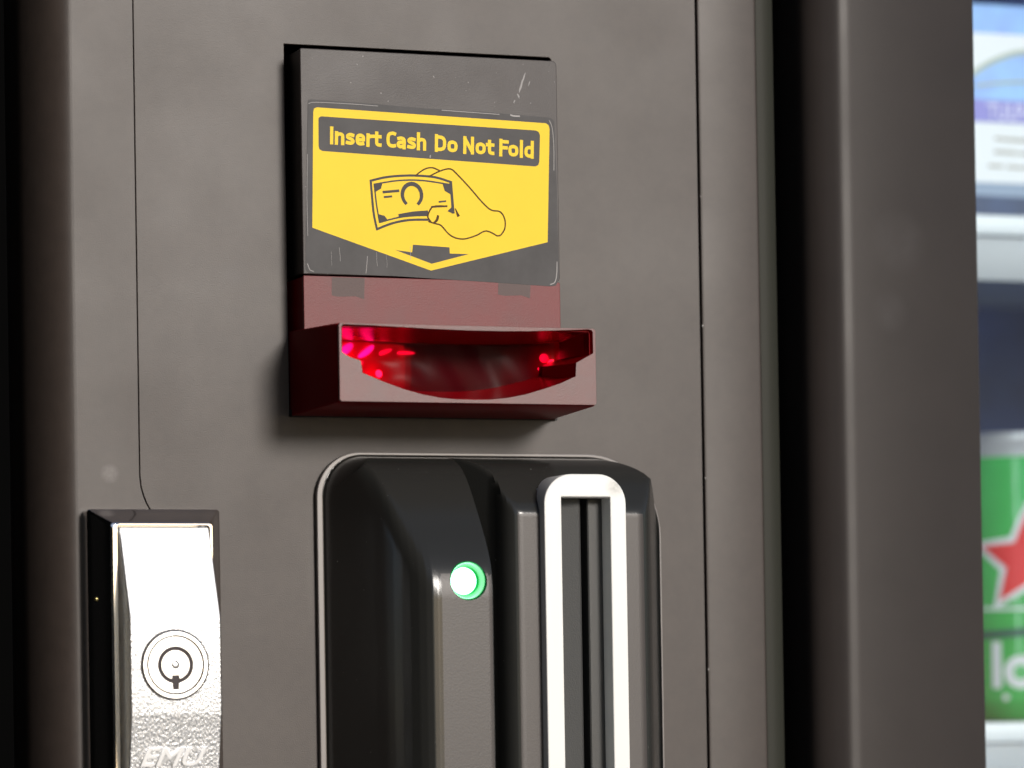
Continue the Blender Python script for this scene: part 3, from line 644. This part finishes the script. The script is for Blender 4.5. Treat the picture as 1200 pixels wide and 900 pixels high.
# slot frame with its recess
fr_out = rrect(24.9, 53.3, -212, -36.9, 9.5, 10); fr_in = rrect(30.8, 47.8, -205, -44.2, .3, 2)
plate('slot_frame', [fr_out, fr_in], 14.05, 38, white_frame, cr_, .35, 35)
zsweep('slot_lip', [(30.6, 15), (40.2, 15), (40.2, 31), (39.6, 31.3), (30.6, 28.4)], -205.5, -43.9, facet_mat, cr_, 20)
zsweep('slot_lip', [(42.6, 15), (48.0, 15), (48.0, 31), (43.0, 31.3), (42.6, 31.0)], -205.5, -43.9, facet_mat, cr_, 20)
box('slot_gap', 40.25, 42.55, 14.3, 20, -205.5, -43.9, black_void, cr_)
box('slot_ceiling', 31.0, 47.6, 31.6, 37.4, -44.55, -44.3, facet_mat, cr_)

# ------------------------------------------------------------------ lock
lk = empty('cabinet_lock', W(-94.5, 0, -176), 'chrome swing handle lock with a round keyway and a bent hammered face', 'lock')
def lr(i, r_): return rrect(-116.4+i, -73.0-i, -176+i, -47.0-i*.9, r_, 5)
loft('base_frame', [(lr(0, 1.2), 0), (lr(0, 1.2), 5.2), (lr(.5, 1.0), 5.8), (lr(2.0, 1.0), 8.4), (lr(4.6, 1.4), 12.9), (lr(5.2, 1.3), 13.7), (lr(5.9, 1.2), 14.0),
    (rrect(-109.2, -78.2, -170.0, -52.0, .9, 5), 14.0), (rrect(-108.9, -78.5, -169.6, -52.3, .8, 5), 13.6), (rrect(-108.9, -78.5, -169.6, -52.3, .8, 5), 8)], chrome, lk, True, True, 20)
hp = [(-52.9, 7.8), (-52.9, 12.9), (-53.3, 13.4), (-80.6, 23.7), (-81.4, 24.0), (-111.1, 24.0), (-111.9, 23.8), (-140, 18.9), (-169.0, 13.4), (-169.0, 7.8)]
n = len(hp); x0, x1 = -108.4, -79.1; vs = []
for (x, i) in ((x0, .0), (x0+.35, .35), (x1-.35, .35), (x1, .0)):
    for z, d in hp: vs.append(W(x, d-(.35 if (i == 0 and d > 8) else 0), z))
fs = []
for s in range(3):
    for i in range(n): a = s*n+i; b = s*n+(i+1) % n; fs.append((a, b, b+n, a+n))
fs.append(tuple(range(n))); fs.append(tuple(range(3*n, 4*n)))
hnd = raw('handle', vs, fs, chrome_tex, lk, 15)
hnd.data.materials.append(mat('bright_chrome_face', (.95, .95, .95), .47, metal=1, bump=.05, bscale=1500))  # glare on the top facet built in as smoother, paler chrome
for p in hnd.data.polygons:
    if p.normal.y < -.8 and p.normal.z > .15: p.material_index = 1
KX, KZ = -94.1, -96.25
cyl = ztube('cylinder_collar', [(10.8, 23.6), (10.7, 24.5), (10.3, 24.75), (9.35, 24.75), (9.08, 24.5), (9.05, 23.8), (8.8, 23.8)], chrome_soft, 64, lk, KX, KZ, 25)
def key_hole():
    out = []
    for k in range(41):
        a = R(-90+11+(360-22)*k/40); out.append((KX+5.75*math.cos(a), KZ+5.75*math.sin(a)))
    return out+[(KX-.95, KZ-7.7), (KX+.95, KZ-7.7)]
plate('cylinder_face', [circle(KX, KZ, 8.72, 64), key_hole()], 24.1, 24.62, chrome_soft, lk, .08, 30)
plate('keyway', [circle(KX, KZ, 9.1, 40)], 24.02, 24.12, dark_key, lk)
plate('collar_gap', [circle(KX, KZ, 11.1, 64), circle(KX, KZ, 10.5, 64)], 24.0, 24.06, dark_key, lk)
plug = [(KX+4.5*math.cos(R(-90+16+(328)*k/40)), KZ+4.5*math.sin(R(-90+16+(328)*k/40))) for k in range(41)]+[(KX-1.2, KZ-3.2), (KX+1.2, KZ-3.2)]
plate('plug', [plug, circle(KX, KZ, 1.25, 20)], 24.14, 24.6, chrome_soft, lk, .06, 30)
ztube('centre_pin', [(1.0, 24.13), (1.0, 24.45), (.7, 24.6), (.15, 24.6)], chrome_soft, 20, lk, KX, KZ)
def hd(z): return 23.8+(18.9-23.8)*(-111.9-z)/28.1
text_mesh('embossed_lettering', 'EMU', -105.6, -127.6, 8.2, lambda z: hd(z)+.05, bpy.data.materials['bright_chrome_face'], lk, 1.22, .012, .35, 0, .4, 1.0)
# tiny rivet and dust on the lock's flank
bm = bmesh.new(); bmesh.ops.create_uvsphere(bm, u_segments=12, v_segments=6, radius=.0007); me = bpy.data.meshes.new('rivet'); bm.to_mesh(me); bm.free(); me.transform(Matrix.Translation(W(-114.6, 8.2, -75.2)))
link_mesh('rivet', me, mat('brass_rivet', (.6, .5, .2), .3, metal=1), lk, 80)
